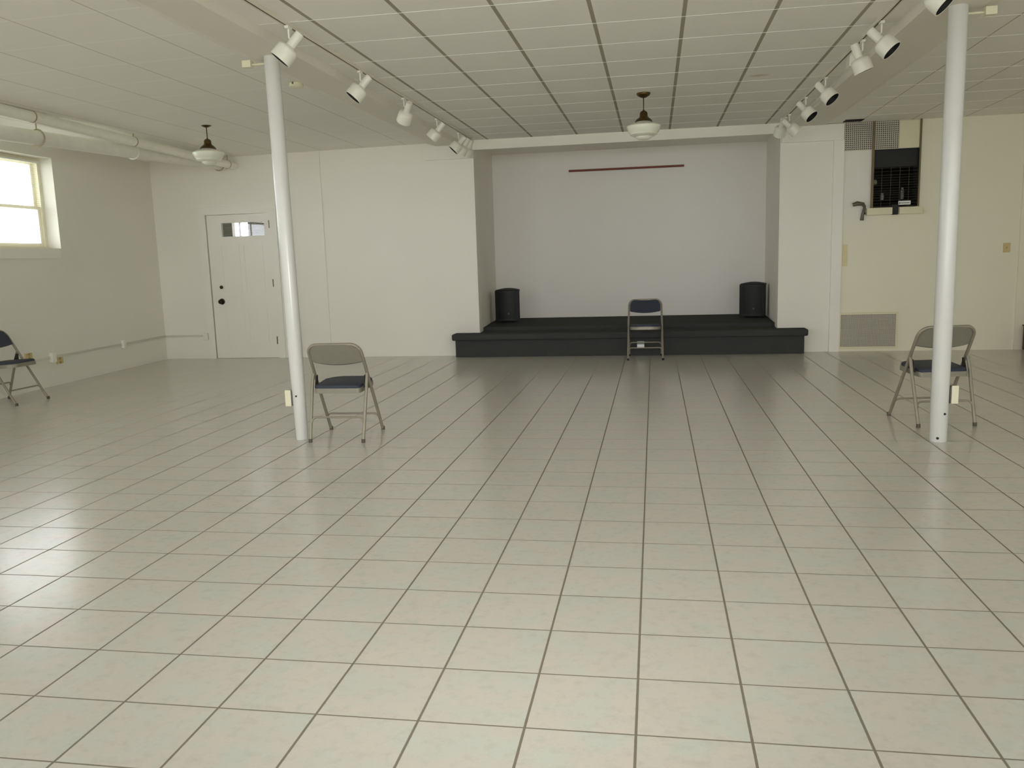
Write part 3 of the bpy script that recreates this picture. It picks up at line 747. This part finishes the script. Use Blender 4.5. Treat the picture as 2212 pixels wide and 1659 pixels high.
hx, hz = 9.465, 5.69
Hh = thing('service_hatch', 'dark wire-guarded hatch with tall side rails high on the right rear wall', 'hatch', t3(hx, YW, hz))
def rel(x, z): return ((x-hx)*T, (z-hz)*T)
for x0, x1, zt in ((8.56, 8.645, 9.0), (10.285, 10.345, 9.02)):
    MB().box(rel(x0,0)[0], rel(x1,0)[0], -.13*T, -.075*T, -.05*T, (zt-hz)*T).build('side_rail', M_railbrown, Hh)
m = MB(); m.bevbox(rel(9.55,0)[0], rel(10.285,0)[0], -.06*T, -.005*T, (7.92-hz)*T, (8.93-hz)*T, .003); m.build('upper_panel', M_panel, Hh)
m = MB(); w = 1.66
for i in range(1, 5): m.tube([((-w/2+w*i/5)*T, -.02*T, 0), ((-w/2+w*i/5)*T, -.02*T, 1.5*T)], .007*T, 6)
for z in (0.02, .14, .26, .36, .46, .54, .62, .72, .82, .92, 1.02, 1.12, 1.22, 1.36, 1.48): m.tube([((-w/2)*T, -.02*T, z*T), (w/2*T, -.02*T, z*T)], .007*T, 6)
m.build('guard_wires', M_wire, Hh)
MB().box(-w/2*T, w/2*T, .06*T, .10*T, 1.52*T, 2.2*T).build('rolled_shutter', M_dark, Hh)
MB().box(-w/2*T-.004, -w/2*T+.004, 0, .6*T, 0, 2.2*T).box(w/2*T-.004, w/2*T+.004, 0, .6*T, 0, 2.2*T).box(-w/2*T, w/2*T, 0, .6*T, -.006, .006).box(-w/2*T, w/2*T, 0, .6*T, 2.2*T-.004, 2.2*T+.004).build('shade_liner', M_room, Hh)  # dark lining added so the pale wall reveal looks shaded
m = MB(); m.bevbox(rel(8.40,0)[0], rel(9.335,0)[0], -.28*T, -.005*T, -.30*T, -.03*T, .012*T, 2); m.build('ledge', M_panel, Hh)
m = MB(); m.bevbox(rel(9.60,0)[0], rel(10.45,0)[0], -.28*T, -.005*T, -.30*T, -.03*T, .012*T, 2); m.build('ledge', M_panel, Hh)
MB().box(rel(9.345,0)[0], rel(9.59,0)[0], -.10*T, -.01*T, -.31*T, .08*T).build('dark_slot', M_dark, Hh)  # dark plate stands for the black slot between the ledges
lb = MB().box(rel(9.60,0)[0], rel(10.05,0)[0], -.05*T, -.035*T, .06*T, .21*T).build('sign', M_label, Hh); lb['label'] = 'white printed label'
MB().box(rel(9.69,0)[0], rel(10.01,0)[0], -.054*T, -.05*T, .115*T, .145*T).build('sign_print', M_labelink, lb)
MB().lathe([(.035*T,0),(.035*T,.004*T)], 14, Matrix.Translation((rel(9.645,0)[0], -.05*T, .13*T)) @ Matrix.Rotation(PI/2,4,'X')).build('sign_print', M_labelink, lb)
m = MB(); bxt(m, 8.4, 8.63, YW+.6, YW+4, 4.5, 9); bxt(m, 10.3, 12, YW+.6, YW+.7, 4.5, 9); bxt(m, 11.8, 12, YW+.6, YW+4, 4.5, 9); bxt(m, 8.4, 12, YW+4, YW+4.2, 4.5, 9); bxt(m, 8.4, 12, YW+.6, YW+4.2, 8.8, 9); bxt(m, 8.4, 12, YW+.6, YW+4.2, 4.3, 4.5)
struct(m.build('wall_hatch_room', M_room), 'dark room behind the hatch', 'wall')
sh = thing('storage_shelf', 'dark shelf unit seen through the hatch wires', 'shelf', t3(9.9, YW+3.2, 4.5))
for z in (.9, 1.55, 2.2):
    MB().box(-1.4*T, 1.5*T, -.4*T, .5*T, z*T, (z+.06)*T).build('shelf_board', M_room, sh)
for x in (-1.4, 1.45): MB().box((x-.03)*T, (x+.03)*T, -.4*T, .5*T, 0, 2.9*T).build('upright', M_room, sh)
for i, (x, z, hh, mt, lab) in enumerate(((9.45, 2.26, .20, M_panel, 'small pale container on the top board inside the hatch'), (9.12, 1.61, .22, M_panel, 'small pale container at the left inside the hatch'), (9.75, 1.61, .28, M_label, 'small white container at the middle inside the hatch'), (10.55, 1.61, .5, M_ivory, 'tall ivory container at the right inside the hatch'))):
    b = thing('glint', lab, 'glint', t3(x, YW+3.0, 4.5+z))  # pale solids added in place of bright reflected dots
    MB().lathe([(.07*T,0),(.075*T,hh*.7*T),(.05*T,hh*.85*T),(.05*T,hh*T)], 16).build('body', mt, b, 40)

o = thing('lever_handle', 'grey cast metal lever on a bracket left of the hatch', 'lever', t3(8.25, YW, 5.45))
MB().tube([(-.36*T,-.16*T,.36*T),(-.20*T,-.18*T,.41*T),(.02*T,-.17*T,.38*T),(.08*T,-.15*T,.25*T),(.02*T,-.12*T,-.05*T),(.0,-.12*T,-.25*T)], [.07*T,.095*T,.07*T,.055*T,.055*T,.07*T], 12).build('lever_arm', M_bronze, o, 60)
MB().tube([(.03*T,-.12*T,.30*T),(.13*T,-.10*T,.33*T)], .022*T, 8).tube([(.02*T,-.1*T,.02*T),(.14*T,-.02*T,.02*T)], .035*T, 8).build('bracket', M_bronze, o, 60)
o = thing('light_switch', 'tan light switch plate on the right end of the rear wall', 'switch', t3(13.62, YW, 3.97))
MB().bevbox(-.125*T, .125*T, -.03*T, 0, -.18*T, .18*T, .003).build('plate', M_tan, o)
MB().bevbox(-.02*T, .02*T, -.07*T, -.02*T, -.045*T, .03*T, .002).build('toggle', M_tan, o)
o = tag(MB().bevbox(-.10*T, .10*T, -.012*T, .03*T, -.42*T, .42*T, .003).build('plaster_patch', M_patch), 'tall tan bare patch on the rear wall right of the pilaster', 'patch'); o.location = t3(7.68, YW, 3.85)
o = thing('ceiling_register', 'dark narrow air register on the ceiling above the perforated grille', 'vent', t3(7.72, 27.95, H-.115))
MB().box(-.36*T, .36*T, -.32*T, .30*T, 0, .06*T).build('opening', M_vent, o)
m = MB()
for i in range(6): m.box(-.34*T, .34*T, (-.30+.1*i)*T, (-.29+.1*i)*T, -.03*T, 0)
m.build('louvres', M_vent, o)
o = thing('wood_cabinet', 'dark red wooden cabinet at the right picture edge by the door casing', 'cabinet', t3(15.15, 27.75, 0))
MB().bevbox(-.84*T, .9*T, -.6*T, .6*T, .02*T, .93*T, .006).build('carcass', M_cab, o)
MB().bevbox(-.88*T, .94*T, -.64*T, .62*T, .93*T, 1.0*T, .006).build('top', M_cab, o)
for x in (-.42, .44): 
    d = MB().bevbox((x-.38)*T, (x+.38)*T, -.635*T, -.605*T, .1*T, .86*T, .004).build('cabinet_door', M_cab, o)
    MB().lathe([(.02*T,0),(.035*T,.05*T)], 12, Matrix.Translation(((x+(.28 if x<0 else -.28))*T, -.635*T, .55*T)) @ Matrix.Rotation(PI/2,4,'X')).build('knob', M_knob, d)

# ------------------------------------------------------------------ world, lights, camera
w = bpy.data.worlds.new('overcast_sky'); sc.world = w; w.use_nodes = True
bg = w.node_tree.nodes['Background']; bg.inputs[0].default_value = (.97, 1.0, 1.05, 1); bg.inputs[1].default_value = 1.0
struct(bxt(MB(), -120, 120, -120, 120, -1.4, -1.2).build('floor_outdoors', M_grass), 'pale ground outside', 'ground')

RW = [[0.9856454675949438, 0.16594832842660132, -0.031050998405228365], [-0.005181786208119909, -0.1540978850109274, -0.9880419985642576], [-0.16874881125874033, 0.974020017313595, -0.15102597316748587]]
X, Yd, Z = (Vector(v) for v in RW)
cam = bpy.data.cameras.new('camera'); co = bpy.data.objects.new('camera', cam); col.objects.link(co)
Rm = Matrix((X, -Yd, -Z)).transposed().to_4x4()
C = t3(.18281, -6.92097, 4.23024)
co.matrix_world = Matrix.Translation(C) @ Rm
cam.sensor_width = 36; cam.sensor_fit = 'HORIZONTAL'; cam.lens = 36*1804.324/2212; cam.clip_start = .02; cam.clip_end = 400
sc.camera = co
fl = bpy.data.lights.new('camera_flash', 'SPOT'); fo = bpy.data.objects.new('camera_flash', fl); col.objects.link(fo)
fl.energy = 34; fl.shadow_soft_size = .02; fl.spot_size = math.radians(70); fl.spot_blend = 1; fl.color = (1, .97, .90)
fo.matrix_world = Matrix.Translation(C + Rm.to_3x3() @ Vector((-.04, .035, .01))) @ Rm

sc.view_settings.view_transform = 'Standard'; sc.view_settings.look = 'None'; sc.view_settings.gamma = 1
sc.view_settings.use_curve_mapping = False
sc.view_settings.exposure = 3.02
sc.cycles.max_bounces = 12; sc.cycles.diffuse_bounces = 8; sc.cycles.transparent_max_bounces = 16
